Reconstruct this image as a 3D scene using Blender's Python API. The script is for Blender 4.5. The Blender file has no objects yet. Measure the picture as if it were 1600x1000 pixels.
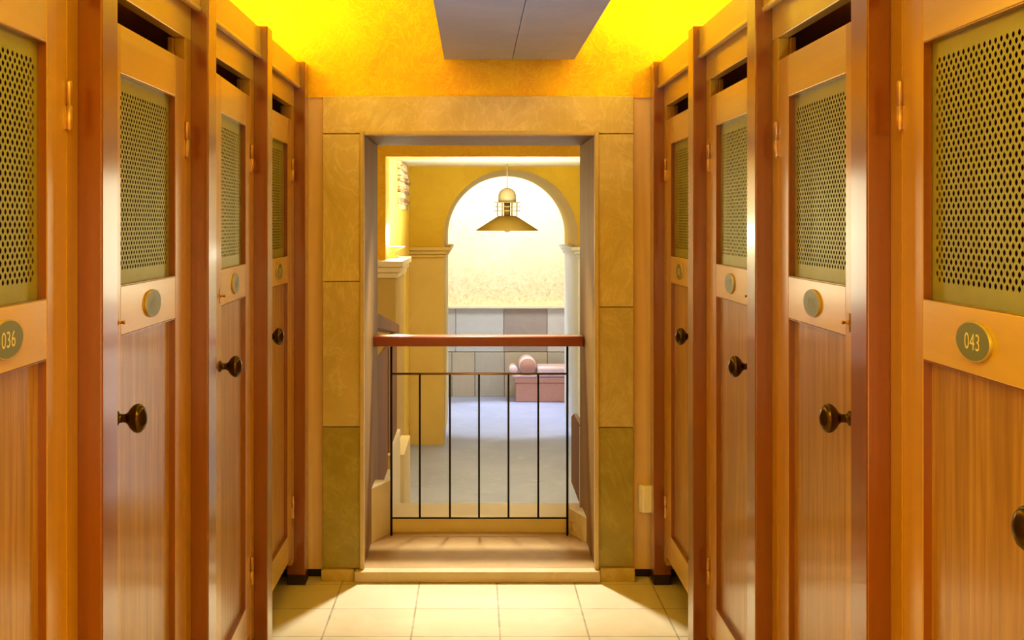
import bpy, bmesh, math, random
from mathutils import Vector, Matrix
random.seed(7)
C = bpy.context.scene.collection
PI = math.pi
F = 1930.0; CX = 742.0; CY = 348.0; CAMH = 1.537

# ------------------------------------------------------------------ helpers
def px(x, Y): return (x - CX) * Y / F
def pz(y, Y): return CAMH - (y - CY) * Y / F

def add_box(bm, x0, x1, y0, y1, z0, z1, mi=0):
    if x0 > x1: x0, x1 = x1, x0
    if y0 > y1: y0, y1 = y1, y0
    if z0 > z1: z0, z1 = z1, z0
    v = [bm.verts.new(p) for p in ((x0,y0,z0),(x1,y0,z0),(x1,y1,z0),(x0,y1,z0),(x0,y0,z1),(x1,y0,z1),(x1,y1,z1),(x0,y1,z1))]
    for q in ((3,2,1,0),(4,5,6,7),(0,1,5,4),(1,2,6,5),(2,3,7,6),(3,0,4,7)):
        f = bm.faces.new([v[i] for i in q]); f.material_index = mi
    return v

def add_prism(bm, pts, axis, a0, a1, mi=0):
    """extrude a closed 2D outline along an axis; pts are the other two coordinates in xyz order"""
    def mk(p, a):
        return {'x': (a, p[0], p[1]), 'y': (p[0], a, p[1]), 'z': (p[0], p[1], a)}[axis]
    A = [bm.verts.new(mk(p, a0)) for p in pts]; B = [bm.verts.new(mk(p, a1)) for p in pts]
    n = len(pts)
    fs = [bm.faces.new(A), bm.faces.new(B[::-1])]
    for i in range(n):
        fs.append(bm.faces.new((A[i], B[i], B[(i+1) % n], A[(i+1) % n])))
    for f in fs: f.material_index = mi
    return fs

def add_lathe(bm, prof, seg=32, M=None, mi=0, cap=True):
    """profile of (r, z) turned around z, then moved by M"""
    M = M or Matrix.Identity(4)
    rings = []
    for r, z in prof:
        if r < 1e-6:
            rings.append([bm.verts.new(M @ Vector((0, 0, z)))])
        else:
            rings.append([bm.verts.new(M @ Vector((r*math.cos(2*PI*i/seg), r*math.sin(2*PI*i/seg), z))) for i in range(seg)])
    for a, b in zip(rings, rings[1:]):
        for i in range(seg):
            j = (i+1) % seg
            if len(a) == 1 and len(b) == 1: continue
            if len(a) == 1: f = bm.faces.new((a[0], b[j], b[i]))
            elif len(b) == 1: f = bm.faces.new((a[i], a[j], b[0]))
            else: f = bm.faces.new((a[i], a[j], b[j], b[i]))
            f.material_index = mi; f.smooth = True
    if cap:
        for r in (rings[0], rings[-1]):
            if len(r) > 2:
                f = bm.faces.new(r); f.material_index = mi

def add_tube(bm, p, q, r, seg=12, mi=0):
    p, q = Vector(p), Vector(q); d = q - p
    M = Matrix.Translation(p) @ d.to_track_quat('Z', 'Y').to_matrix().to_4x4()
    add_lathe(bm, [(r, 0), (r, d.length)], seg, M, mi)

def add_torus(bm, R, r, M, seg=32, ms=8, mi=0):
    rows = []
    for i in range(seg):
        a = 2*PI*i/seg
        rows.append([bm.verts.new(M @ Vector(((R+r*math.cos(2*PI*k/ms))*math.cos(a), (R+r*math.cos(2*PI*k/ms))*math.sin(a), r*math.sin(2*PI*k/ms)))) for k in range(ms)])
    for i in range(seg):
        for k in range(ms):
            f = bm.faces.new((rows[i][k], rows[(i+1) % seg][k], rows[(i+1) % seg][(k+1) % ms], rows[i][(k+1) % ms])); f.smooth = True; f.material_index = mi

def obj(name, bm, mat, parent=None, bevel=0.0, seg=2, loc=None, recalc=True):
    if recalc: bmesh.ops.recalc_face_normals(bm, faces=bm.faces)
    me = bpy.data.meshes.new(name); bm.to_mesh(me); bm.free()
    for m in (mat if isinstance(mat, (list, tuple)) else [mat]): me.materials.append(m)
    o = bpy.data.objects.new(name, me); C.objects.link(o)
    if loc: o.location = loc
    if parent: o.parent = parent
    if bevel:
        b = o.modifiers.new('edge', 'BEVEL'); b.width = bevel; b.segments = seg; b.limit_method = 'ANGLE'; b.angle_limit = math.radians(40)
        b.harden_normals = False
    return o

def tag(o, label=None, cat=None, group=None, kind=None):
    if label: o['label'] = label
    if cat: o['category'] = cat
    if group: o['group'] = group
    if kind: o['kind'] = kind
    return o

def empty(name, loc=(0,0,0), rz=0, parent=None):
    o = bpy.data.objects.new(name, None); C.objects.link(o); o.location = loc; o.rotation_euler = (0,0,rz)
    o.empty_display_size = 0.1
    if parent: o.parent = parent
    return o

# ------------------------------------------------------------------ materials
def new_mat(name):
    m = bpy.data.materials.new(name); m.use_nodes = True
    nt = m.node_tree; b = nt.nodes['Principled BSDF']
    return m, nt, b

def mixc(nt, fac, a, b, mode='MIX'):
    n = nt.nodes.new('ShaderNodeMix'); n.data_type = 'RGBA'; n.blend_type = mode
    for sock, v in ((n.inputs[0], fac), (n.inputs[6], a), (n.inputs[7], b)):
        if hasattr(v, 'is_linked') or hasattr(v, 'links'): nt.links.new(v, sock)
        elif isinstance(v, (int, float)): sock.default_value = v
        else: sock.default_value = (*v, 1) if len(v) == 3 else v
    return n.outputs[2]

def ramp(nt, src, stops):
    r = nt.nodes.new('ShaderNodeValToRGB'); nt.links.new(src, r.inputs[0])
    e = r.color_ramp.elements
    while len(e) < len(stops): e.new(0.5)
    for el, (p, c) in zip(e, stops):
        el.position = p; el.color = (c, c, c, 1) if isinstance(c, (int, float)) else (*c, 1)
    return r.outputs[0]

def coords(nt, scale=(1,1,1), rot=(0,0,0), kind='Object'):
    tc = nt.nodes.new('ShaderNodeTexCoord'); mp = nt.nodes.new('ShaderNodeMapping')
    mp.inputs['Scale'].default_value = scale; mp.inputs['Rotation'].default_value = rot
    if kind == 'Position':
        g = nt.nodes.new('ShaderNodeNewGeometry'); nt.links.new(g.outputs['Position'], mp.inputs[0])
    else:
        nt.links.new(tc.outputs[kind], mp.inputs[0])
    return mp.outputs[0]

def noise(nt, vec, scale, detail=4, rough=0.55, dist=0.0):
    n = nt.nodes.new('ShaderNodeTexNoise'); n.inputs['Scale'].default_value = scale; n.inputs['Detail'].default_value = detail
    n.inputs['Roughness'].default_value = rough; n.inputs['Distortion'].default_value = dist
    nt.links.new(vec, n.inputs['Vector'])
    return n.outputs[0]

def bump(nt, b, h, strength, dist=0.01):
    n = nt.nodes.new('ShaderNodeBump'); n.inputs['Strength'].default_value = strength; n.inputs['Distance'].default_value = dist
    nt.links.new(h, n.inputs['Height']); nt.links.new(n.outputs[0], b.inputs['Normal'])

def wood(name, c1, c2, rough=0.35, axis='z', coat=0.3, fine=1.0, contrast=0.5):
    m, nt, b = new_mat(name)
    sc = {'z': (34, 34, 1.6), 'y': (34, 1.6, 34), 'x': (1.6, 34, 34)}[axis]
    v = coords(nt, tuple(s*fine for s in sc), kind='Position')
    n1 = noise(nt, v, 1.0, 6, 0.6, 0.6)
    sc2 = {'z': (9, 9, .5), 'y': (9, .5, 9), 'x': (.5, 9, 9)}[axis]
    n2 = noise(nt, coords(nt, sc2, kind='Position'), 1.0, 3, 0.5, 1.2)
    col = mixc(nt, ramp(nt, n1, [(0.5-contrast*.4, 0), (0.5+contrast*.4, 1)]), c1, c2)
    dark = tuple(x*0.72 for x in c2)
    col = mixc(nt, ramp(nt, n2, [(0.45, 0), (0.75, 0.5)]), col, dark)
    nt.links.new(col, b.inputs['Base Color'])
    b.inputs['Roughness'].default_value = rough
    b.inputs['Coat Weight'].default_value = coat; b.inputs['Coat Roughness'].default_value = 0.16; b.inputs['Coat IOR'].default_value = 1.7
    bump(nt, b, n1, 0.06, 0.002)
    return m

def plain(name, c, rough=0.5, metal=0.0, emit=None, es=0.0):
    m, nt, b = new_mat(name)
    n = noise(nt, coords(nt, kind='Position'), 25, 3)
    col = mixc(nt, ramp(nt, n, [(0.3, 0), (0.7, 1)]), tuple(x*0.93 for x in c), c)
    nt.links.new(col, b.inputs['Base Color'])
    b.inputs['Roughness'].default_value = rough; b.inputs['Metallic'].default_value = metal
    if emit:
        b.inputs['Emission Color'].default_value = (*emit, 1); b.inputs['Emission Strength'].default_value = es
    return m

def plaster(name, c1, c2, rough=0.7, scale=6.0, bs=0.25, strokes=None, speck=None):
    m, nt, b = new_mat(name)
    v = coords(nt, kind='Position')
    n = noise(nt, v, scale, 8, 0.62, 1.4)
    col = mixc(nt, ramp(nt, n, [(0.35, 0), (0.68, 1)]), c1, c2)
    if strokes:
        n5 = noise(nt, v, scale*2.6, 7, 0.65, 3.0)
        col = mixc(nt, ramp(nt, n5, [(0.47, 0), (0.50, .8), (0.53, 0)]), col, strokes)
    if speck:
        n6 = noise(nt, v, 16.0, 10, 0.85, 0.4)
        sp = nt.nodes.new('ShaderNodeSeparateXYZ'); nt.links.new(v, sp.inputs[0])
        mr = nt.nodes.new('ShaderNodeMapRange'); nt.links.new(sp.outputs['Z'], mr.inputs[0])
        mr.inputs[1].default_value = 1.15; mr.inputs[2].default_value = .35; mr.inputs[3].default_value = 0; mr.inputs[4].default_value = 1
        mu = nt.nodes.new('ShaderNodeMath'); mu.operation = 'MULTIPLY'
        nt.links.new(mr.outputs[0], mu.inputs[0]); nt.links.new(ramp(nt, n6, [(0.46, 0), (0.62, .65)]), mu.inputs[1])
        col = mixc(nt, mu.outputs[0], col, speck)
    nt.links.new(col, b.inputs['Base Color']); b.inputs['Roughness'].default_value = rough
    n2 = noise(nt, v, scale*2.2, 8, 0.65, 2.0)
    bump(nt, b, n2, bs, 0.02)
    return m

def stone(name, c1, c2, c3, rough=0.45, scale=3.0, attr=None, veins=0.0):
    m, nt, b = new_mat(name)
    v = coords(nt, kind='Position')
    n = noise(nt, v, scale, 9, 0.62, 1.0)
    n2 = noise(nt, v, scale*3.3, 10, 0.7, 2.5)
    col = mixc(nt, ramp(nt, n, [(0.38, 0), (0.64, 1)]), c1, c2)
    col = mixc(nt, ramp(nt, n2, [(0.56, 0), (0.72, 0.75)]), col, c3)
    if veins:
        n3 = noise(nt, coords(nt, (1, 1, .6), (0, .5, 0), kind='Position'), scale*1.7, 6, 0.6, 3.5)
        col = mixc(nt, ramp(nt, n3, [(0.46, 0), (0.495, veins), (0.53, 0)]), col, tuple(min(1, x*1.35+.05) for x in c3))
        n4 = noise(nt, v, scale*.8, 5, 0.6, 2.0)
        col = mixc(nt, ramp(nt, n4, [(0.36, .45), (0.60, 0)]), col, (c1[0]*.72, c1[1]*.70, c1[2]*.35))
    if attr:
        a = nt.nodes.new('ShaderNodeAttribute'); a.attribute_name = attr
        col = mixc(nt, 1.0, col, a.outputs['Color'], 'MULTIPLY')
    nt.links.new(col, b.inputs['Base Color']); b.inputs['Roughness'].default_value = rough
    bump(nt, b, n2, 0.12, 0.01)
    return m

def blocks_mat(name, w, h, cols, mortar, off=(0,0,0), rough=0.4, msize=0.004, axis='floor', offset=0.0, var=4.0, bumpy=0.05):
    """rectangular courses on a plane: tiles on a floor or slabs on a wall"""
    m, nt, b = new_mat(name)
    g = nt.nodes.new('ShaderNodeNewGeometry'); mp = nt.nodes.new('ShaderNodeMapping')
    mp.inputs['Location'].default_value = off
    nt.links.new(g.outputs['Position'], mp.inputs[0]); v = mp.outputs[0]
    if axis != 'floor':
        s = nt.nodes.new('ShaderNodeSeparateXYZ'); nt.links.new(v, s.inputs[0])
        c = nt.nodes.new('ShaderNodeCombineXYZ')
        nt.links.new(s.outputs['X' if axis == 'xz' else 'Y'], c.inputs[0]); nt.links.new(s.outputs['Z'], c.inputs[1]); v = c.outputs[0]
    br = nt.nodes.new('ShaderNodeTexBrick'); nt.links.new(v, br.inputs[0])
    br.offset = offset; br.squash = 1.0
    br.inputs['Scale'].default_value = 1.0; br.inputs['Mortar Size'].default_value = msize; br.inputs['Mortar Smooth'].default_value = 0.1
    br.inputs['Brick Width'].default_value = w; br.inputs['Row Height'].default_value = h
    br.inputs['Color1'].default_value = (*cols[0], 1); br.inputs['Color2'].default_value = (*cols[1], 1); br.inputs['Mortar'].default_value = (*mortar, 1)
    n = noise(nt, coords(nt, kind='Position'), var, 8, 0.65, 1.5)
    col = mixc(nt, ramp(nt, n, [(0.42, 0), (0.7, 0.6)]), br.outputs[0], cols[2])
    nt.links.new(col, b.inputs['Base Color']); b.inputs['Roughness'].default_value = rough
    sub = nt.nodes.new('ShaderNodeMath'); sub.operation = 'SUBTRACT'; sub.inputs[0].default_value = 1.0
    nt.links.new(br.outputs['Fac'], sub.inputs[1])
    bump(nt, b, sub.outputs[0], 0.35, 0.003)
    return m

W_FRAME = wood('door_frame_wood', (0.64, 0.39, 0.085), (0.56, 0.31, 0.05), 0.36, contrast=0.9, coat=0.7)
W_RAIL = wood('door_rail_wood', (0.74, 0.52, 0.135), (0.67, 0.45, 0.09), 0.36, axis='y', contrast=0.9, coat=0.7)
W_POST = wood('post_wood', (0.30, 0.088, 0.008), (0.235, 0.062, 0.005), 0.3, coat=1.0, contrast=0.8)  # redder wood, with the posts' unlit darkness put into the colour
W_PANEL = wood('panel_wood', (0.57, 0.36, 0.13), (0.36, 0.195, 0.06), 0.36, contrast=0.4, fine=1.9, coat=0.6)
W_JAMB = wood('jamb_wood', (0.58, 0.35, 0.03), (0.48, 0.27, 0.015), 0.34, contrast=0.8)
W_DARK = wood('cubicle_interior_wood', (0.16, 0.045, 0.015), (0.11, 0.028, 0.01), 0.5, contrast=0.8)
W_RAILING = wood('handrail_wood', (0.32, 0.042, 0.006), (0.24, 0.028, 0.004), 0.3, axis='x', coat=0.4)
W_BOARD = wood('board_wood', (0.30, 0.13, 0.026), (0.21, 0.085, 0.016), 0.6, coat=0.0)
W_INFILL = wood('infill_wood', (0.95, 0.72, 0.45), (0.90, 0.64, 0.38), 0.35, contrast=0.8)
M_MESH = plain('perforated_metal', (0.42, 0.45, 0.17), 0.42, 0.35)
M_KNOB = plain('antique_brass', (0.10, 0.065, 0.025), 0.24, 0.85)
M_BRASS = plain('brass', (0.55, 0.33, 0.10), 0.28, 0.9)
M_HINGE = plain('satin_copper_metal', (0.66, 0.42, 0.20), 0.42, 0.7)
M_PLATE = plain('grey_enamel', (0.21, 0.25, 0.19), 0.35, 0.1)
M_PLATE_RIM = plain('plate_brass_edge', (0.62, 0.48, 0.20), 0.45, 0.3)
M_DIGIT = plain('white_enamel', (0.88, 0.84, 0.70), 0.4)
M_DIGIT_FAINT = plain('worn_engraving', (0.36, 0.37, 0.26), 0.4)
M_BLACK = plain('black_rubber', (0.03, 0.012, 0.008), 0.5)
M_IRON = plain('dark_iron', (0.03, 0.022, 0.02), 0.35, 0.6)
M_YELLOW = plaster('yellow_plaster', (0.92, 0.50, 0.002), (0.98, 0.62, 0.003), 0.5, 3.2, 0.35, strokes=(1.0, 0.74, 0.01))
M_OCHRE = plaster('ochre_plaster', (0.54, 0.345, 0.005), (0.60, 0.40, 0.008), 0.6, 2.0, 0.12)
M_CEIL = plaster('ceiling_plaster', (0.92, 0.66, 0.10), (0.95, 0.72, 0.14), 0.6, 3.0, 0.2)
M_WHITE = plain('white_plaster', (0.86, 0.80, 0.62), 0.6)
M_STONE = stone('travertine', (0.72, 0.61, 0.34), (0.80, 0.67, 0.40), (0.90, 0.78, 0.52), 0.4, 2.6, attr='slab', veins=.32)
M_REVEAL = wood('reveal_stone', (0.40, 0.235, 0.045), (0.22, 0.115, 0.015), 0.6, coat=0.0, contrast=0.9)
M_SILL = stone('sill_stone', (0.42, 0.26, 0.10), (0.46, 0.30, 0.13), (0.56, 0.40, 0.20), 0.4, 4.0)
M_CREAM = stone('cream_stone', (0.88, 0.76, 0.48), (0.90, 0.80, 0.52), (0.93, 0.84, 0.60), 0.5, 3.0)
M_STEP = stone('step_stone', (0.60, 0.48, 0.26), (0.64, 0.52, 0.30), (0.70, 0.60, 0.38), 0.45, 4.0)
M_DUCT = stone('grey_panel', (0.46, 0.53, 0.72), (0.52, 0.59, 0.80), (0.58, 0.66, 0.88), 0.5, 2.0)
M_TILE = blocks_mat('floor_tile', 0.330, 0.330, [(0.78, 0.71, 0.50), (0.74, 0.67, 0.46), (0.84, 0.78, 0.60)], (0.36, 0.32, 0.22), off=(0.2365, 0.031, 0), rough=0.32, msize=0.0035)
M_HALLFLOOR = stone('hall_floor', (0.30, 0.345, 0.55), (0.345, 0.395, 0.61), (0.46, 0.52, 0.70), 0.45, 1.0)
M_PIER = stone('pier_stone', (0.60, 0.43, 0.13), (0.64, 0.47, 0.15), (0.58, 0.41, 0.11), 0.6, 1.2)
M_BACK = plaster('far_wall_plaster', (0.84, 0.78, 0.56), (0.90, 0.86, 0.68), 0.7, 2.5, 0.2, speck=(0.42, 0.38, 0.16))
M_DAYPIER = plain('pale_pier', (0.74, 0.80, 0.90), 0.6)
M_LAMP = plain('lamp_enamel', (0.26, 0.17, 0.022), 0.5)
M_LAMP2 = plain('lamp_grey_enamel', (0.52, 0.45, 0.27), 0.4)
M_OPAL = plain('opal_glass', (0.8, 0.75, 0.6), 0.3)
M_PINK = plain('pink_leather', (0.70, 0.55, 0.60), 0.5)
M_PINKD = plain('rose_base', (0.55, 0.31, 0.25), 0.55)
M_SOCKET = plain('ivory_plastic', (0.95, 0.88, 0.70), 0.4)
M_RUBBLE = blocks_mat('rubble_masonry', 0.42, 0.12, [(0.62, 0.45, 0.26), (0.42, 0.27, 0.14), (0.85, 0.72, 0.5)], (0.25, 0.15, 0.07), rough=0.85, msize=0.02, axis='yz', offset=0.5, var=9)

# ------------------------------------------------------------------ room shell
XW = -1.80; XE = 1.85; Y0 = -1.2; ZC = 2.80
def struct(name, bm, mat, label, cat, parent=None, bevel=0):
    o = obj(name, bm, mat, parent, bevel)
    if parent is None: tag(o, label, cat, kind='structure')
    return o

bm = bmesh.new(); add_box(bm, XW-.1, XE+.1, Y0, 5.40, -.1, 0)
struct('floor', bm, M_TILE, 'pale cream square tiled floor of the changing corridor', 'floor')
bm = bmesh.new(); add_box(bm, XW-.1, XW, Y0, 6.1, 0, ZC)
struct('wall_left', bm, M_YELLOW, 'yellow plaster wall behind the row of cubicles with door 036', 'wall')
bm = bmesh.new(); add_box(bm, XE, XE+.1, Y0, 6.1, 0, ZC)
struct('wall_right', bm, M_YELLOW, 'yellow plaster wall behind the row of cubicles with door 043', 'wall')
bm = bmesh.new(); add_box(bm, XW-.1, XE+.1, Y0-.1, Y0, 0, ZC)
struct('wall_front', bm, M_CEIL, 'pale yellow wall closing the corridor behind the viewer', 'wall')
bm = bmesh.new(); add_box(bm, XW-.1, XE+.1, Y0-.1, 6.1, ZC, ZC+.1)
struct('ceiling', bm, M_CEIL, 'pale yellow ceiling above the cubicles', 'ceiling')

DL, DR, DT = -.4815, .520, 1.9195       # doorway opening
bm = bmesh.new()
add_box(bm, XW, XE, 5.345, 6.10, 2.078, ZC)
add_box(bm, XW, DL-.1, 5.385, 6.10, 0, 2.078)
add_box(bm, DR+.1, XE, 5.385, 6.10, 0, 2.078)
add_box(bm, DL-.1, DR+.1, 5.385, 6.10, DT+.02, 2.078)
struct('wall_back', bm, M_YELLOW, 'bright yellow trowelled plaster wall above the stone doorway', 'wall')

# stone surround of the doorway
SL, SR = px(504, 5.31), px(990, 5.31)
root = empty('trim_1', (0, 5.31, 0)); tag(root, 'travertine slab surround framing the open doorway', 'door surround', kind='structure')
def slab(name, x0, x1, z0, z1, tint, y0=5.31, y1=5.384):
    bm = bmesh.new(); add_box(bm, x0, x1, y0-5.31, y1-5.31, z0, z1)
    lay = bm.loops.layers.float_color.new('slab')
    for f in bm.faces:
        for l in f.loops: l[lay] = (*tint, 1)
    return obj(name, bm, M_STONE, root, 0.003)
g = .0015
slab('lintel_slab', SL, SR, DT+g, 2.0815, (1.0, .97, .92))
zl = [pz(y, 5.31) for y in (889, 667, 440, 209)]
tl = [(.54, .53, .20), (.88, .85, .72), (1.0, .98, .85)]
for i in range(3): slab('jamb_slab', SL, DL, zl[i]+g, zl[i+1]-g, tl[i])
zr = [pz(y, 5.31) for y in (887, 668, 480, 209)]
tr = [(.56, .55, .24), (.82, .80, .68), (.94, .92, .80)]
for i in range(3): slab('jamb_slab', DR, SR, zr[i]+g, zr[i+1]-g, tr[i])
slab('plinth_block', SL-.004, px(553,5.29), 0, pz(889,5.30)-g, (.85, .78, .5), 5.292)
slab('plinth_block', px(938,5.29), SR+.004, 0, pz(887,5.30)-g, (.85, .78, .5), 5.292)
def reveal(name, x0, x1, y0, y1, z0, z1):
    bm = bmesh.new(); add_box(bm, x0, x1, y0-5.31, y1-5.31, z0, z1); return obj(name, bm, M_REVEAL, root, 0.004)
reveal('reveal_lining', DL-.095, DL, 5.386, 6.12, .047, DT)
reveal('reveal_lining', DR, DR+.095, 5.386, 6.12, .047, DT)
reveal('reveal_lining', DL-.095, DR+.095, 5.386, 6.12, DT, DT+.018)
bead = bmesh.new()          # rounded stone edge bead around the opening
for x in (DL-.004, DR+.004): add_box(bead, x-.010, x+.010, -.012, .02, .047, DT+.012)
add_box(bead, DL+.006, DR-.006, -.012, .02, DT-.008, DT+.012)
obj('edge_bead', bead, M_STEP, root, 0.005, 3)
bm = bmesh.new(); add_box(bm, px(553,5.27), px(939,5.27), 5.268-5.31, 5.335-5.31, 0, .0475)
obj('nosing', bm, M_STEP, root, 0.006, 3)
bm = bmesh.new(); add_box(bm, DL-.05, DR+.05, 5.3355-5.31, 5.945-5.31, 0, .047)
obj('threshold', bm, M_SILL, root, 0.005, 3)

# wood infill strips between the cubicle rows and the stone
bm = bmesh.new(); add_box(bm, -.86, SL-.002, 5.355, 5.384, .036, 2.0785)
struct('trim_2', bm, W_INFILL, 'narrow upright wood strip between the stone surround and the row of door 036', 'trim')
bm = bmesh.new(); add_box(bm, SR+.002, .90, 5.355, 5.384, .036, 2.0785)
struct('trim_3', bm, W_INFILL, 'narrow upright wood strip carrying the ivory socket box', 'trim')
bm = bmesh.new(); add_box(bm, -1.7, SL-.01, 5.37, 5.385, 0, .036)
struct('gap_strip_left', bm, M_BLACK, 'black strip filling the dark gap under the wood strip beside the row of door 036', 'gap_strip')  # black strip added to fill the dark gap below the wood
bm = bmesh.new(); add_box(bm, SR+.01, 1.7, 5.37, 5.385, 0, .036)
struct('gap_strip_right', bm, M_BLACK, 'black strip filling the dark gap under the wood strip with the socket box', 'gap_strip')

# ceiling box
bx0, bx1, bz = px(694.5, 5.345), px(897, 5.345), pz(94.5, 5.345)
root = empty('ceiling_duct', (0, 5.3, bz)); tag(root, 'grey boxed ceiling duct with a fine centre seam running out from the yellow wall', 'ceiling duct')
bm = bmesh.new(); xs = px(800, 5.345)
add_box(bm, bx0, xs-.0008, -3.9, .018, 0, .02); obj('soffit_board', bm, M_DUCT, root, .002)
bm = bmesh.new(); add_box(bm, xs+.0008, bx1, -3.9, .018, 0, .02); obj('soffit_board', bm, M_DUCT, root, .002)
bm = bmesh.new(); add_box(bm, bx0+.004, bx1-.004, -3.89, .017, .0201, ZC-bz); obj('duct_casing', bm, M_DUCT, root)

# ------------------------------------------------------------------ cubicles
BAY = 0.95; PY = 1.438
def text_mesh(s):
    cu = bpy.data.curves.new('digits', 'FONT'); cu.body = s; cu.align_x = 'CENTER'; cu.align_y = 'CENTER'; cu.extrude = 0.0; cu.resolution_u = 3
    t = bpy.data.objects.new('digits', cu); C.objects.link(t)
    dg = bpy.context.evaluated_depsgraph_get(); dg.update()
    me = bpy.data.meshes.new_from_object(t.evaluated_get(dg))
    bpy.data.objects.remove(t); bpy.data.curves.remove(cu)
    return me

class Side:
    """geometry of one row; u = out into the corridor from the door plane, v = along the row, z = up"""
    def __init__(s, sign, xp, up):
        s.s = sign; s.xp = xp; s.up = up
    def X(s, u): return s.s * (-u)           # local x
    def box(s, bm, u0, u1, v0, v1, z0, z1, mi=0): return add_box(bm, s.X(u0), s.X(u1), v0, v1, z0, z1, mi)
    def M(s, u, v, z):                        # local z axis -> out into the corridor
        return Matrix.Translation((s.X(u), v, z)) @ Matrix(((0,0,-s.s,0),(1,0,0,0),(0,1,0,0),(0,0,0,1)))

D0, D1 = .170, .882                          # door span
R0, R1 = .288, .777                          # opening in the door
ZD0, ZD1 = .137, 1.967
ZP0, ZP1, ZM0, ZM1 = .249, 1.292, 1.3996, 1.861
TH = .036

def mesh_panel(S, H):
    bm = bmesh.new(); p = .01065; q = .01075
    w = R1 - R0; h = ZM1 - ZM0
    nc = int((w - .036)/p); nr = int((h - .05)/q)
    if nr % 2 == 0: nr -= 1
    v0 = R0 + (w - nc*p)/2; z0 = ZM0 + (h - nr*q)/2
    u = -.0165
    vc = {}
    def V(v, z):
        k = (round(v, 6), round(z, 6))
        if k not in vc: vc[k] = bm.verts.new((S.X(u), v, z))
        return vc[k]
    for j in range(nr):
        for i in range(nc):
            a, b, c, d = V(v0+i*p, z0+j*q), V(v0+(i+1)*p, z0+j*q), V(v0+(i+1)*p, z0+(j+1)*q), V(v0+i*p, z0+(j+1)*q)
            if (i + j) % 2 == 0:
                cx, cz = v0+(i+.5)*p, z0+(j+.5)*q
                hole = [bm.verts.new((S.X(u), cx+(.0052, .0046)[k % 2]*math.cos(2*PI*k/8), cz+(.0052, .0044)[k % 2]*math.sin(2*PI*k/8))) for k in range(8)]
                # corners: a = lower near, b = lower far, c = upper far, d = upper near
                bm.faces.new((c, hole[1], hole[0])); bm.faces.new((c, hole[2], hole[1])); bm.faces.new((c, d, hole[2]))
                bm.faces.new((d, hole[3], hole[2])); bm.faces.new((d, hole[4], hole[3])); bm.faces.new((d, a, hole[4]))
                bm.faces.new((a, hole[5], hole[4])); bm.faces.new((a, hole[6], hole[5])); bm.faces.new((a, b, hole[6]))
                bm.faces.new((b, hole[7], hole[6])); bm.faces.new((b, hole[0], hole[7])); bm.faces.new((b, c, hole[0]))
            else:
                bm.faces.new((a, b, c, d))
    def quad(va, vb, za, zb):
        bm.faces.new([bm.verts.new((S.X(u), a, b)) for a, b in ((va,za),(vb,za),(vb,zb),(va,zb))])
    quad(R0-.004, v0, ZM0-.004, ZM1+.004); quad(v0+nc*p, R1+.004, ZM0-.004, ZM1+.004)
    quad(v0, v0+nc*p, ZM0-.004, z0); quad(v0, v0+nc*p, z0+nr*q, ZM1+.004)
    for vert in bm.verts: vert.co -= H
    return bm

def plate_mesh(S, H, num, faint, v=.545, z=1.346):
    bm = bmesh.new(); M = S.M(0, v, z)
    a, b = .069, .0325
    def ring(k, w): return [bm.verts.new(M @ Vector((a*k*math.cos(2*PI*i/48), b*(1-(1-k)*1.3)*math.sin(2*PI*i/48), w))) for i in range(48)]
    r0, r1, r2, r3 = ring(1.0, .0), ring(1.0, .0035), ring(.99, .005), ring(.955, .005)
    for A, B in ((r0, r1), (r1, r2), (r2, r3)):
        for i in range(48):
            f = bm.faces.new((A[i], A[(i+1) % 48], B[(i+1) % 48], B[i])); f.material_index = 1
    bm.faces.new(r3)
    me = text_mesh(num)
    xs = [w.co.x for w in me.vertices]; ys = [w.co.y for w in me.vertices]
    cx, cy = (max(xs)+min(xs))/2, (max(ys)+min(ys))/2
    sx, sy = .060/(max(xs)-min(xs)), .0272/(max(ys)-min(ys))
    # the digits must read left to right in the picture
    fl = 1 if S.s < 0 else -1
    vs = [bm.verts.new(M @ Vector(((w.co.x-cx)*sx*fl, (w.co.y-cy)*sy, .0054))) for w in me.vertices]
    for pl in me.polygons:
        idx = list(pl.vertices)
        try:
            f = bm.faces.new([vs[i] for i in idx]); f.material_index = 2
        except ValueError: pass
    bpy.data.meshes.remove(me)
    for vert in bm.verts: vert.co -= H
    return bm

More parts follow.
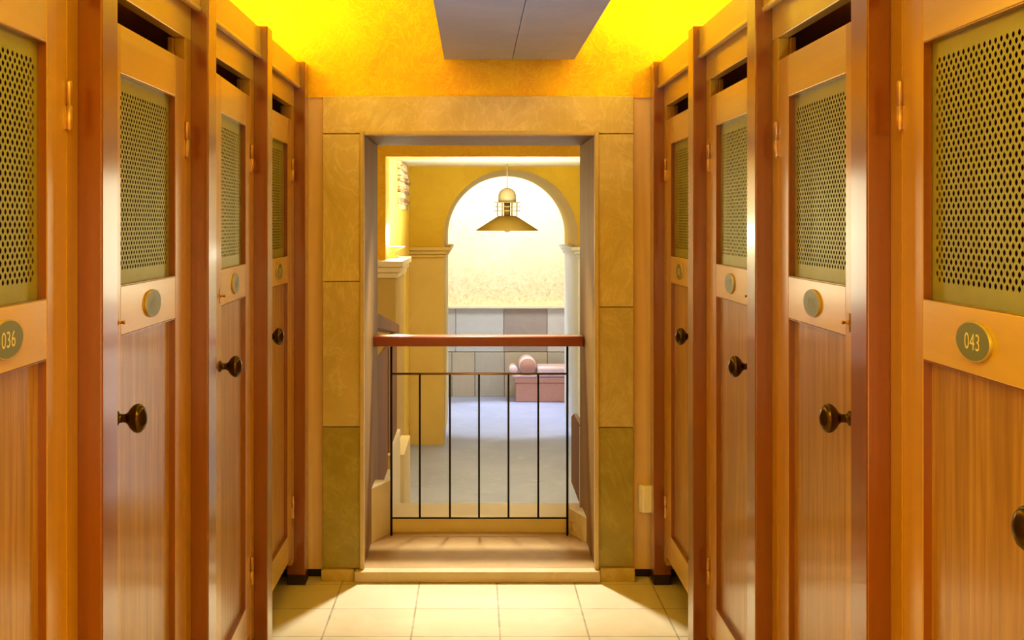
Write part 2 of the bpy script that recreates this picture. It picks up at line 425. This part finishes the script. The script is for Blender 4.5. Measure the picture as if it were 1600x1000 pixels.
def build_cubicle(S):
    """one cubicle front with its door: the empty stands on the floor at the post"""
    t = empty('changing_cubicle')
    for v0, v1 in ((.1055, .1675), (.8845, .9495)):
        bm = bmesh.new(); S.box(bm, -.030, 0, v0, v1, .10, 2.027)
        S.box(bm, -.045, -.030, v0 if v0 < .5 else v0-.012, v1+(.012 if v0 < .5 else 0), .10, 2.027)
        obj('jamb', bm, W_JAMB, t, .002)
    bm = bmesh.new(); S.box(bm, -.030, 0, .1055, .9495, 2.0273, 2.118)
    obj('header_rail', bm, W_RAIL, t, .002)
    # fascia board with a coved lower lip
    prof = [(-.03, 2.212), (.024, 2.212), (.024, 2.121), (.0275, 2.118), (.0275, 2.110), (.024, 2.107), (.016, 2.1075), (.007, 2.112), (0.0005, 2.1185), (-.03, 2.1185)]
    bm = bmesh.new(); add_prism(bm, [(S.X(u), z) for u, z in prof], 'y', .1055, .9495)
    obj('fascia', bm, W_RAIL, t, .0015)
    bm = bmesh.new(); S.box(bm, -.95, -.031, .1055, .9495, 2.15, 2.168); obj('light_block_top', bm, W_DARK, t)  # unseen roof, added to keep light out of the cubicle
    bm = bmesh.new(); S.box(bm, -.97, -.951, .1055, .9495, .10, 2.168); obj('back_panel', bm, W_DARK, t)
    # door, hinged at its far edge
    H = Vector((S.X(-.004), D1, 0))
    def sh(bm):
        for v in bm.verts: v.co -= H
        return bm
    def dbox(name, mat, lst, bevel=.002, par=None):
        bm = bmesh.new()
        for a in lst: S.box(bm, *a)
        return obj(name, sh(bm), mat, par, bevel)
    door = dbox('door', W_FRAME, [(-TH, 0, D0, R0, ZD0, ZD1), (-TH, 0, R1, D1, ZD0, ZD1)])
    door.parent = t; door.location = H
    e = .0004
    dbox('top_rail', W_RAIL, [(-TH, -e, R0, R1, ZM1, ZD1)], .002, door)
    dbox('number_rail', W_RAIL, [(-TH, -e, R0, R1, ZP1, ZM0)], .002, door)
    dbox('bottom_rail', W_RAIL, [(-TH, -e, R0, R1, ZD0, ZP0)], .002, door)
    dbox('lower_panel', W_PANEL, [(-.028, -.0155, R0-.005, R1+.005, ZP0-.005, ZP1+.005)], 0, door)
    for za, zb in ((ZM0, ZM1), (ZP0, ZP1)):      # thin dark strips painting the recess shade inside each opening
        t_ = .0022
        dbox('recess_shade', W_POST, [(-.0158, -.0012, R0+.0002, R0+t_, za+.0002, zb-.0002), (-.0158, -.0012, R1-t_, R1-.0002, za+.0002, zb-.0002),
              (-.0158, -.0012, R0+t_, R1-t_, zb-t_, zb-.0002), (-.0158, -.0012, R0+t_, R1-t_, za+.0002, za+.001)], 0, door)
    obj('perforated_panel', mesh_panel(S, H), M_MESH, door, recalc=False)
    for z0, z1 in ((1.710, 1.804), (.30, .394)):
        bm = bmesh.new(); c = D1 + .001; r = .0062; zm = (z0+z1)/2
        M0 = Matrix.Translation((S.X(.0045), c, 0))
        add_lathe(bm, [(0, z0), (r*.7, z0), (r, z0+.003), (r, zm-.0008), (r*.8, zm-.0006), (r*.8, zm+.0006), (r, zm+.0008), (r, z1-.003), (r*.7, z1), (0, z1)], 16, M0, cap=False)
        S.box(bm, .0002, .0022, c-.012, c-.002, z0+.002, zm-.001)
        obj('hinge', sh(bm), M_HINGE, door)
    bm = bmesh.new(); M0 = S.M(0, .252, 1.119)
    M0 = M0 @ Matrix.Diagonal((.86, 1, 1, 1))
    add_lathe(bm, [(0, 0), (.0155, 0), (.0165, .002), (.0155, .0045), (.0105, .007), (.0088, .014), (.0092, .020), (.0135, .026), (.0225, .032), (.0290, .039), (.0315, .046), (.0300, .053), (.0240, .0595), (.0140, .0640), (.006, .0658), (0, .0662)], 32, M0, cap=False)
    obj('door_knob', sh(bm), M_KNOB, door)
    bm = bmesh.new(); M0 = S.M(0, .262, 1.323)
    add_lathe(bm, [(0, 0), (.0055, 0), (.0055, .0025), (.003, .003), (.003, .013), (.004, .0135), (.004, .016), (0, .0165)], 16, M0, cap=False)
    S.box(bm, .0005, .0018, .255, .269, 1.303, 1.343)
    obj('latch_pin', sh(bm), M_BRASS, door)
    return t, door, H

def dup_tree(o, parent=None):
    c = o.copy(); C.objects.link(c); c.parent = parent
    for ch in o.children: dup_tree(ch, c)
    return c

def build_post(S):
    t = empty('cubicle_post')
    bm = bmesh.new(); S.box(bm, -.031, S.up, 0, .105, .042, 2.221); obj('post_shaft', bm, W_POST, t, .004, 3)
    bm = bmesh.new(); S.box(bm, -.029, S.up+.001, -.002, .104, 0, .0418); obj('post_foot', bm, M_BLACK, t, .003)
    bm = bmesh.new(); S.box(bm, -.97, -.0312, .0345, .0675, .10, 2.168); obj('partition_panel', bm, W_DARK, t)
    return t

rows = [(Side(-1, .767, .047), ['036', '037', '038', '039'], 'left'), (Side(1, .803, .045), ['043', '042', '041', '040'], 'right')]
# Side.s: -1 means the row stands at negative x and its doors look towards +x
POSTL = {
 'left': ['tall square wood post on the near side of door 036', 'tall wood post between door 036 and the second cubicle from it', 'tall wood post between the second and third cubicles counting from door 036',
          'tall wood post between the third and last cubicles counting from door 036', 'tall wood end post beside the stone surround, row of door 036'],
 'right': ['tall square wood post on the near side of door 043', 'tall wood post between door 043 and the second cubicle from it', 'tall wood post between the second and third cubicles counting from door 043',
           'tall wood post between the third and last cubicles counting from door 043', 'tall wood end post beside the ivory socket box, row of door 043'],
}
CUBL = {
 'left': ['wood changing cubicle with perforated metal door window, oval plate numbered 036', 'wood changing cubicle next to 036 in its row, blank-looking pale oval plate',
          'wood changing cubicle third in the row of 036, door slightly ajar', 'wood changing cubicle last in the row of 036, against its end post'],
 'right': ['wood changing cubicle with perforated metal door window, oval plate numbered 043', 'wood changing cubicle next to 043, second in its row, pale plate with worn digits',
           'wood changing cubicle third in the row of 043, pale blank-looking plate', 'wood changing cubicle last in the row of 043, against the post by the socket box'],
}
for S, nums, side in rows:
    # world x of local origin
    ox = S.s * S.xp
    p0 = build_post(S); c0, d0, H = build_cubicle(S)
    for k in range(5):
        p = p0 if k == 0 else dup_tree(p0)
        p.location = (ox, PY + BAY*k, 0)
        tag(p, POSTL[side][k], 'post', 'wood posts of the cubicle rows')
    for k in range(4):
        c = c0 if k == 0 else dup_tree(c0)
        c.location = (ox, PY + BAY*k, 0)
        tag(c, CUBL[side][k], 'changing cubicle', 'changing cubicles lining the corridor')
    for k in range(4):
        c = [o for o in C.objects if o.get('label') == CUBL[side][k]][0]
        door = [ch for ch in c.children if ch.name.split('.')[0] == 'door'][0]
        faint = k in (1, 2)
        obj('number_plate', plate_mesh(S, H, nums[k], faint, .580 if (side == 'left' and k == 0) else .545), [M_PLATE, M_PLATE_RIM, M_DIGIT_FAINT if faint else M_DIGIT], door)
        if side == 'left' and k == 2:
            door.rotation_euler = (0, 0, math.radians(2.2))
# ------------------------------------------------------------------ socket box
root = empty('socket_box', (px(1009, 5.33), 5.3548, pz(780, 5.31))); tag(root, 'small ivory socket box on the wood strip beside the stone surround', 'socket box')
bm = bmesh.new()
prof = [(-.032, 0), (-.032, -.022), (-.016, -.05), (.0235, -.05), (.0235, 0)]
add_prism(bm, prof, 'z', -.058, .058); obj('box_body', bm, M_SOCKET, root, .003)
bm = bmesh.new(); add_box(bm, -.012, .021, -.054, -.0502, -.054, .054); obj('cover_plate', bm, M_SOCKET, root, .0015)

# ------------------------------------------------------------------ railing in the doorway
YR = 5.885
root = empty('railing', (0, YR, .047)); tag(root, 'wood-topped iron balcony railing across the stone doorway', 'railing')
bm = bmesh.new(); zt = pz(525, YR)-.047; zb = pz(540.5, YR)-.047
add_prism(bm, [(-.028, zb), (.082, zb), (.082, zt-.006), (.076, zt), (-.022, zt), (-.028, zt-.006)], 'x', px(583, YR-.028), px(912, YR-.028))
obj('handrail', bm, W_RAILING, root, .002)
xl, xr = px(611.5, YR), px(886.5, YR); zu = pz(584, YR)-.047; zlw = pz(809.5, YR)-.047
bm = bmesh.new(); add_tube(bm, (xl, 0, zu), (xr, 0, zu), .0052); tag(obj('upper_bar', bm, M_BRASS, root), 'thin pale upper bar')
bm = bmesh.new(); add_tube(bm, (xl, 0, zlw), (xr, 0, zlw), .0042); obj('lower_bar', bm, M_IRON, root)
for x in (611.5, 886.5):
    bm = bmesh.new(); add_tube(bm, (px(x, YR), 0, 0), (px(x, YR), 0, zb), .0055); obj('upright', bm, M_IRON, root)
for x in (656, 703, 748.5, 794.5, 841):
    bm = bmesh.new(); add_tube(bm, (px(x, YR), 0, zlw), (px(x, YR), 0, zu), .0046); obj('baluster', bm, M_IRON, root)

# ------------------------------------------------------------------ balcony edge beyond the doorway
ZH = -1.5
bm = bmesh.new(); add_box(bm, -.60, .64, 5.95, 6.275, .0, .114)
struct('trim_4', bm, M_CREAM, 'cream stone kerb beyond the foot of the railing', 'kerb', bevel=.003)
bm = bmesh.new()
add_prism(bm, [(DL+.001, 5.74), (px(611,5.93), 5.949), (DL+.001, 5.949)], 'z', .0475, .30)
struct('trim_5', bm, M_CREAM, 'cream corner block at the railing foot by the brown boards', 'block')
bm = bmesh.new()
add_prism(bm, [(DR-.001, 5.74), (px(888,5.93), 5.949), (DR-.001, 5.949)], 'z', .0475, .165)
struct('trim_6', bm, M_CREAM, 'cream corner block at the railing foot, opposite the brown boards', 'block')

# stair parapet with brown boards on it
bm = bmesh.new()
add_prism(bm, [(6.28, ZH), (8.0, ZH), (8.0, .20), (7.1, .20), (7.1, .12), (6.28, .12)], 'x', -.62, -.4835)
struct('wall_stair', bm, M_CREAM, 'cream stepped parapet wall carrying the brown boards', 'parapet')
for y0, y1, z0, z1, lab in ((6.125, 7.09, .121, .83, 'brown plank board standing on the parapet nearest the doorway'), (7.16, 7.93, .201, .815, 'second brown plank board on the parapet, farther from the doorway')):
    r = empty('plank_board', (-.50, y0, z0)); tag(r, lab, 'board', 'brown boards on the parapet')
    bm = bmesh.new(); n = 5; w = (y1-y0)/n
    for i in range(n): add_box(bm, -.018, .0, i*w+.001, (i+1)*w-.001, 0, z1-z0)
    obj('planks', bm, W_BOARD, r, .002)
    bm = bmesh.new(); add_box(bm, .0005, .006, .03, .05, .01, .07); add_box(bm, .0005, .012, .02, .10, .005, .02)
    obj('bracket', bm, M_HINGE, r)
r = empty('stair_rail', (-.52, 6.13, .85)); tag(r, 'sloping flat brown stair rail above the plank boards', 'stair rail')
bm = bmesh.new(); add_prism(bm, [(0, .165), (1.80, -.02), (1.80, .03), (1.62, .055), (0, .24)], 'x', -.06, .035)
obj('rail_board', bm, W_BOARD, r, .003)
bm = bmesh.new(); add_box(bm, -.02, .0, .02, .08, -.04, .17); obj('rail_support', bm, W_BOARD, r)
bm = bmesh.new(); add_box(bm, -.02, .0, 1.72, 1.78, -.02, .0); obj('rail_support', bm, W_BOARD, r)
r = empty('lean_board', (.535, 6.16, .1145)); tag(r, 'narrow brown board leaning beyond the doorway on the side opposite the plank boards', 'board')
bm = bmesh.new(); add_prism(bm, [(0, 0), (.62, 0), (.62, .36), (.45, .40), (.05, .40), (0, .36)], 'x', -.006, .016); obj('board_leaf', bm, W_BOARD, r, .002)
bm = bmesh.new(); add_box(bm, -.012, -.0065, .0, .03, 0, .40); obj('edge_strip', bm, W_INFILL, r, .001)

# ------------------------------------------------------------------ hall beyond
bm = bmesh.new(); add_box(bm, -1.9, 3.2, 6.28, 21.8, ZH-.1, ZH)
struct('floor_hall', bm, M_HALLFLOOR, 'lilac grey stone floor of the lower hall', 'floor')
bm = bmesh.new(); add_box(bm, -1.9, 3.2, 6.105, 6.27, ZH, -.001)
struct('wall_balcony', bm, M_CREAM, 'cream wall below the railing kerb dropping to the hall', 'wall')
bm = bmesh.new()
add_box(bm, -1.9, -1.8, 6.28, 12.0, ZH, 2.45); add_box(bm, -1.9, -.9, 12.0, 16.88, ZH, 2.307)
struct('wall_hall_left', bm, M_CEIL, 'yellow side wall of the hall, strongly lit above the pilaster', 'wall')
bm = bmesh.new(); add_box(bm, 3.1, 3.2, 6.28, 21.6, ZH, 2.45)
struct('wall_hall_right', bm, M_OCHRE, 'ochre side wall of the hall hidden by the doorway', 'wall')
bm = bmesh.new(); add_box(bm, -1.9, 3.2, 6.11, 11.0, 2.45, 2.55); add_box(bm, -1.9, 3.2, 11.5, 16.9, 2.307, 2.45)
struct('ceiling_hall', bm, M_WHITE, 'white hall ceiling glowing above the arch', 'ceiling')
bm = bmesh.new()
add_box(bm, -1.8, -.795, 11.0, 11.5, 1.206, 2.5); add_box(bm, -.795, 3.1, 11.0, 11.5, 2.125, 2.5)
struct('beam_hall', bm, M_YELLOW, 'yellow cross beam spanning the hall above the pilaster', 'beam')
# first pilaster
def cap_prof(bm, x0, x1, y0, y1, z0, z1, ov):
    n = 3
    for i in range(n):
        a = z0 + (z1-z0)*i/n; b = z0 + (z1-z0)*(i+1)/n; o = ov*(i+1)/n
        add_box(bm, x0-o, x1+o, y0-o, y1+o, a, b - (.0005 if i < n-1 else 0))
r = empty('pilaster_hall', (0, 0, ZH)); tag(r, 'ochre stone pilaster with moulded cap on the hall side wall', 'pilaster', kind='structure')
bm = bmesh.new(); add_box(bm, -1.7, -.684, 10.65, 12.0, 0, 1.06-ZH); obj('shaft', bm, M_PIER, r)
bm = bmesh.new(); cap_prof(bm, -1.7, -.684, 10.65, 11.99, 1.0605-ZH, 1.2055-ZH, .066); obj('capital', bm, M_CREAM, r, .004)
bm = bmesh.new(); add_box(bm, -1.7, -.60, 10.5, 11.46, 0, 1.066); obj('plinth', bm, M_CREAM, r, .004)
# arch wall
AX, AR, AZ = .494, .914, 1.35
def arch_wall(bm, y0, y1, x0, x1, zb, zt):
    pts = [(x0, zb), (AX-AR, zb)]
    n = 40
    pts += [(AX-AR*math.cos(PI*i/n), AZ+AR*math.sin(PI*i/n)) for i in range(n+1)]
    pts += [(AX+AR, zb), (x1, zb), (x1, zt), (x0, zt)]
    # split in two halves along the crown so that the faces stay simple
    left = [(x0, zb), (AX-AR, zb)] + [(AX-AR*math.cos(PI*i/n), AZ+AR*math.sin(PI*i/n)) for i in range(n//2+1)] + [(AX, zt), (x0, zt)]
    right = [(AX, zt)] + [(AX-AR*math.cos(PI*i/n), AZ+AR*math.sin(PI*i/n)) for i in range(n//2, n+1)] + [(AX+AR, zb), (x1, zb), (x1, zt)]
    add_prism(bm, left, 'y', y0, y1); add_prism(bm, right, 'y', y0, y1)
bm = bmesh.new(); arch_wall(bm, 16.89, 19.4, -1.9, 3.1, 1.205, 2.45)
struct('wall_arch', bm, M_OCHRE, 'ochre wall with a round arch across the hall', 'arch wall')
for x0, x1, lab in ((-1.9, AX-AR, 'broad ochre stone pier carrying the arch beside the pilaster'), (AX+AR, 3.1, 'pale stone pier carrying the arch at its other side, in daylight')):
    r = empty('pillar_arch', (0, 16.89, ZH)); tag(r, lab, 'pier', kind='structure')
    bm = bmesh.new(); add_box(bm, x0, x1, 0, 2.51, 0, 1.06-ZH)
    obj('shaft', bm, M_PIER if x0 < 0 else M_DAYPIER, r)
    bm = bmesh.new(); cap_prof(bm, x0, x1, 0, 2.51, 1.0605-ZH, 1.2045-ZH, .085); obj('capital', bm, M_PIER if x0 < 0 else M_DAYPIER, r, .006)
# far wall
bm = bmesh.new(); add_box(bm, -1.9, 3.2, 21.7, 21.8, ZH, 2.9)
struct('wall_hall_back', bm, M_BACK, 'pale sunlit far wall seen through the arch', 'wall')
bm = bmesh.new(); add_box(bm, -1.9, 3.2, 19.4, 21.8, 2.9, 3.0); add_box(bm, -1.9, 3.2, 19.35, 19.4, 2.45, 2.9)
struct('ceiling_far', bm, M_WHITE, 'white ceiling behind the arch', 'ceiling')
bm = bmesh.new(); add_box(bm, -1.95, -1.9, 19.4, 21.7, ZH, 2.9)
struct('wall_far_left', bm, M_WHITE, 'white side wall behind the arch', 'wall')
r = empty('trim_7', (0, 21.6, ZH)); tag(r, 'grey stone slab dado with pale ledge along the far wall', 'dado', kind='structure')
xs = [-1.9, px(712,21.6), px(787,21.6), px(855,21.6), 2.3, 3.1]
M_G = [stone('dado_%s' % n, c, tuple(x*1.08 for x in c), tuple(min(1, x*1.25) for x in c), .4, 1.3) for n, c in
       (('pale', (.50,.53,.58)), ('light', (.52,.56,.62)), ('brown', (.36,.33,.34)), ('white', (.56,.58,.63)))]
order = [0, 1, 2, 3, 1]
zt = pz(482, 21.6)-ZH; zm = pz(550, 21.6)-ZH
for i in range(5):
    bm = bmesh.new(); add_box(bm, xs[i]+.004, xs[i+1]-.004, 0, .099, zm+.005, zt); obj('dado_slab', bm, M_G[order[i]], r, .004)
xs2 = [-1.9, px(706,21.6), px(742,21.6), px(788,21.6), px(855,21.6), 3.1]
M_H = [stone('dado_low_%s' % n, c, tuple(x*1.08 for x in c), tuple(min(1, x*1.2) for x in c), .4, 1.5) for n, c in
       (('grey', (.47,.47,.44)), ('sand', (.52,.48,.40)))]
for i in range(5):
    bm = bmesh.new(); add_box(bm, xs2[i]+.004, xs2[i+1]-.004, -.03, .099, 0, zm-.005); obj('dado_slab', bm, M_H[i % 2], r, .004)
bm = bmesh.new(); add_box(bm, -1.9, 3.1, -.06, .099, zt+.002, zt+.05); obj('ledge', bm, M_WHITE, r, .006)
# rubble masonry quoin
bm = bmesh.new()
for j in range(9):
    for i in range(5):
        y = 14.3 + i*.42 + (.1 if j % 2 else 0); z = 1.70 + j*.066
        d = random.uniform(.012, .05)
        add_box(bm, -.899, -.90+d, y, y+.40+random.uniform(-.05, .015), z, z+.06)
o = obj('trim_8', bm, M_RUBBLE, None, .008); tag(o, 'patch of exposed rubble masonry on the lit yellow hall wall', 'masonry', kind='structure')

# pendant lamp in front of the arch
YL = 16.2; k = YL/F; LX = px(792.5, YL)
def lz(y): return pz(y, YL)
r = empty('pendant_lamp', (LX, YL, 2.307)); tag(r, 'ochre enamel pendant lamp with conical shade hanging before the arch', 'pendant lamp')
T = Matrix.Translation((0, 0, -2.307))
bm = bmesh.new(); add_lathe(bm, [(48.5*k, lz(360.5)), (48.7*k, lz(359.6)), (14*k, lz(337.5)), (13.2*k, lz(337.5)), (47.6*k, lz(360.5)), (48.5*k, lz(360.5))], 48, T, cap=False); obj('shade', bm, M_LAMP, r)
bm = bmesh.new()
dome = [(0, lz(293.4))] + [(14*k*math.sin(a), lz(307.5) + 14.1*k*math.cos(a)) for a in [PI/2*i/10 for i in range(1, 11)]] + [(14*k, lz(316.5)), (0, lz(316.5))]
add_lathe(bm, dome, 32, T, cap=False); obj('dome_cap', bm, M_LAMP2, r)
for y in (316.3, 323, 329.5):
    bm = bmesh.new(); z = lz(y)
    add_lathe(bm, [(13.6*k, z-.5*k), (20.8*k, z-.5*k), (20.8*k, z+.5*k), (13.6*k, z+.5*k), (13.6*k, z-.5*k)], 40, T, cap=False); obj('ring_fin', bm, M_LAMP2, r)
bm = bmesh.new()
for a in (0, PI/3, 2*PI/3, PI, 4*PI/3, 5*PI/3):
    add_tube(bm, (15.2*k*math.cos(a), 15.2*k*math.sin(a), lz(337.5)-2.307), (15.2*k*math.cos(a), 15.2*k*math.sin(a), lz(317)-2.307), .9*k, 8)
obj('fin_support', bm, M_LAMP2, r)
bm = bmesh.new(); add_lathe(bm, [(5*k, lz(338)), (5*k, lz(316))], 20, T); obj('lamp_neck', bm, M_LAMP, r)
bm = bmesh.new(); add_lathe(bm, [(7*k*math.sin(PI/2*i/6), lz(357) - 6*k*math.cos(PI/2*i/6)) for i in range(7)] + [(5*k, lz(340))], 24, T, cap=False); obj('bulb', bm, M_OPAL, r)
bm = bmesh.new(); add_tube(bm, (0, 0, lz(294)-2.307), (0, 0, 0), .85*k, 10); obj('stem', bm, M_LAMP2, r)

# uplight on the pilaster
r = empty('uplight', (-.765, 11.75, 1.2055)); tag(r, 'small white uplight on top of the hall pilaster', 'uplight')
bm = bmesh.new(); add_lathe(bm, [(0, 0), (.05, 0), (.05, .015), (.015, .025), (.015, .06), (.0, .06)], 20, cap=False); obj('lamp_foot', bm, M_WHITE, r)
bm = bmesh.new(); add_lathe(bm, [(.015, .06), (.10, .10), (.105, .105), (.095, .107), (.0, .085)], 24, cap=False); obj('lamp_bowl', bm, M_WHITE, r)

# chaise in the far room
YC = 20.9; kc = YC/F
def cxp(x): return px(x, YC)
r = empty('chaise', (cxp(806), YC, ZH)); tag(r, 'rose upholstered chaise with a round bolster before the far wall', 'chaise')
L = 1.5
bm = bmesh.new(); add_box(bm, .0, L, 0, .5, 0, .33); obj('base', bm, M_PINKD, r, .02, 3)
bm = bmesh.new(); add_box(bm, .36, L, .0-.008, .002, .35, .36); add_box(bm, -.02, L, -.01, .5, .33, .42); obj('seat_frame', bm, M_PINKD, r, .01, 2)
bm = bmesh.new(); add_box(bm, .36, L, -.02, .5, .421, .60); obj('cushion', bm, M_PINK, r, .05, 4)
bm = bmesh.new(); add_box(bm, -.06, .36, -.02, .5, .421, .47); obj('head_pad', bm, M_PINK, r, .02, 3)
bm = bmesh.new(); M0 = Matrix.Translation((.20, -.03, .615)) @ Matrix.Rotation(-PI/2, 4, 'X')
add_lathe(bm, [(0, 0), (.12, 0), (.135, .012), (.145, .04), (.145, .49), (.135, .518), (0, .53)], 28, M0, cap=False)
for f in bm.faces:
    if all(v.co.y < -.015 for v in f.verts): f.material_index = 1  # darker rose paints the shade on the backlit end
obj('bolster', bm, [M_PINK, M_PINKD], r)
bm = bmesh.new(); M0 = Matrix.Translation((-.04, -.02, .54)) @ Matrix.Rotation(-PI/2, 4, 'X')
add_lathe(bm, [(0, 0), (.06, 0), (.07, .01), (.07, .49), (.06, .5), (0, .5)], 20, M0, cap=False); obj('arm_roll', bm, M_PINK, r)

# ------------------------------------------------------------------ lights
def area(name, loc, rot, sx, sy, power, col, spread=PI):
    l = bpy.data.lights.new(name, 'AREA'); l.shape = 'RECTANGLE'; l.size = sx; l.size_y = sy; l.energy = power; l.color = col; l.spread = spread
    o = bpy.data.objects.new(name, l); C.objects.link(o); o.location = loc; o.rotation_euler = rot; return o
def point(name, loc, power, col, r=.05):
    l = bpy.data.lights.new(name, 'POINT'); l.energy = power; l.color = col; l.shadow_soft_size = r
    o = bpy.data.objects.new(name, l); C.objects.link(o); o.location = loc; return o
def spot(name, loc, target, power, col, ang, blend=.3, r=.03):
    l = bpy.data.lights.new(name, 'SPOT'); l.energy = power; l.color = col; l.spot_size = ang; l.spot_blend = blend; l.shadow_soft_size = r
    o = bpy.data.objects.new(name, l); C.objects.link(o); o.location = loc
    o.rotation_euler = (Vector(target)-Vector(loc)).to_track_quat('-Z', 'Y').to_euler(); return o
AMB = (1, .95, .12)
for s in (-1, 1):
    area('cubicle_uplight', (s*1.10, 3.9, 2.24), (PI, 0, 0), .25, 2.6, 36, (1, .86, .12))
    area('cubicle_uplight', (s*1.10, .6, 2.24), (PI, 0, 0), .25, 3.0, 22, (1, .86, .12))
    point('corner_lamp', (s*1.02, 5.0, 2.40), 5, (1, .90, .12), .10)
area('corridor_light', (0, .5, 2.7), (0, 0, 0), 1.0, 1.6, 31, AMB)
area('corridor_fill', (0, -.9, 1.1), (PI/2+.3, 0, 0), 1.4, 1.4, 5.5, (1, 1, .6))
spot('doorway_lamp', (0, 6.46, 2.30), (0, 4.75, 0), 330, (1, .97, .86), math.radians(50), .6, .07)
area('hall_light', (.6, 7.8, 2.35), (.6, 0, 0), 2.0, 1.8, 32, (1, .96, .86))
area('hall_ceiling_wash', (.4, 13.6, 1.2), (PI, 0, 0), 1.6, 2.6, 140, (1, .97, .78))
point('pilaster_uplight', (-.73, 11.9, 1.42), 26, (1, .96, .66), .08)
area('far_sky_light', (.6, 20.4, 2.85), (math.radians(25), 0, 0), 3.6, 1.4, 160, (1, .99, .94))
spot('sun_patch', (1.0, 20.6, 2.8), (.6, 19.4, ZH), 720, (.9, .95, 1), math.radians(46), .3, .2)

area('side_reflection_fill', (1.40, 9.2, 1.42), (-PI/2, 0, 0), 1.0, .95, 9.5, (1, .97, .70))  # unseen fill pair, added for the varnished posts to reflect
area('side_reflection_fill', (-1.30, 9.2, 1.42), (-PI/2, 0, 0), 1.0, .95, 9.5, (1, .97, .70))
area('low_reflection_fill', (1.40, 9.2, .20), (-PI/2, 0, 0), 1.0, 1.4, 5.0, (1, .96, .95))  # unseen lower fill pair, added for pale reflections down the posts
area('low_reflection_fill', (-1.30, 9.2, .20), (-PI/2, 0, 0), 1.0, 1.4, 5.0, (1, .96, .95))
area('duct_fill', (.15, 1.2, .85), (PI/2+.56, 0, 0), .4, .2, 3.4, (.36, .62, 1), math.radians(46))  # added fill low in the corridor, cools the duct underside
point('passage_fill', (.5, 18.3, .9), 5, (1, .96, .84), .3)  # added fill to brighten the arch soffit and pier
w = bpy.data.worlds.new('world'); bpy.context.scene.world = w; w.use_nodes = True
w.node_tree.nodes['Background'].inputs[0].default_value = (1, .85, .4, 1); w.node_tree.nodes['Background'].inputs[1].default_value = .05

# ------------------------------------------------------------------ camera
cam = bpy.data.cameras.new('camera'); co = bpy.data.objects.new('camera', cam); C.objects.link(co)
co.location = (0, 0, CAMH); co.rotation_euler = (PI/2, 0, 0)
cam.sensor_width = 36; cam.lens = F/1600*36
cam.shift_x = (800-CX)/1600; cam.shift_y = -(500-CY)/1600
cam.clip_start = .02; cam.clip_end = 100
sc = bpy.context.scene; sc.camera = co
sc.view_settings.view_transform = 'Standard'; sc.view_settings.look = 'Medium High Contrast'
sc.view_settings.exposure = -0.05; sc.view_settings.gamma = 1.0
sc.cycles.max_bounces = 10; sc.cycles.diffuse_bounces = 6; sc.cycles.glossy_bounces = 4
sc.cycles.sample_clamp_indirect = 6.0
sc.cycles.use_denoising = True
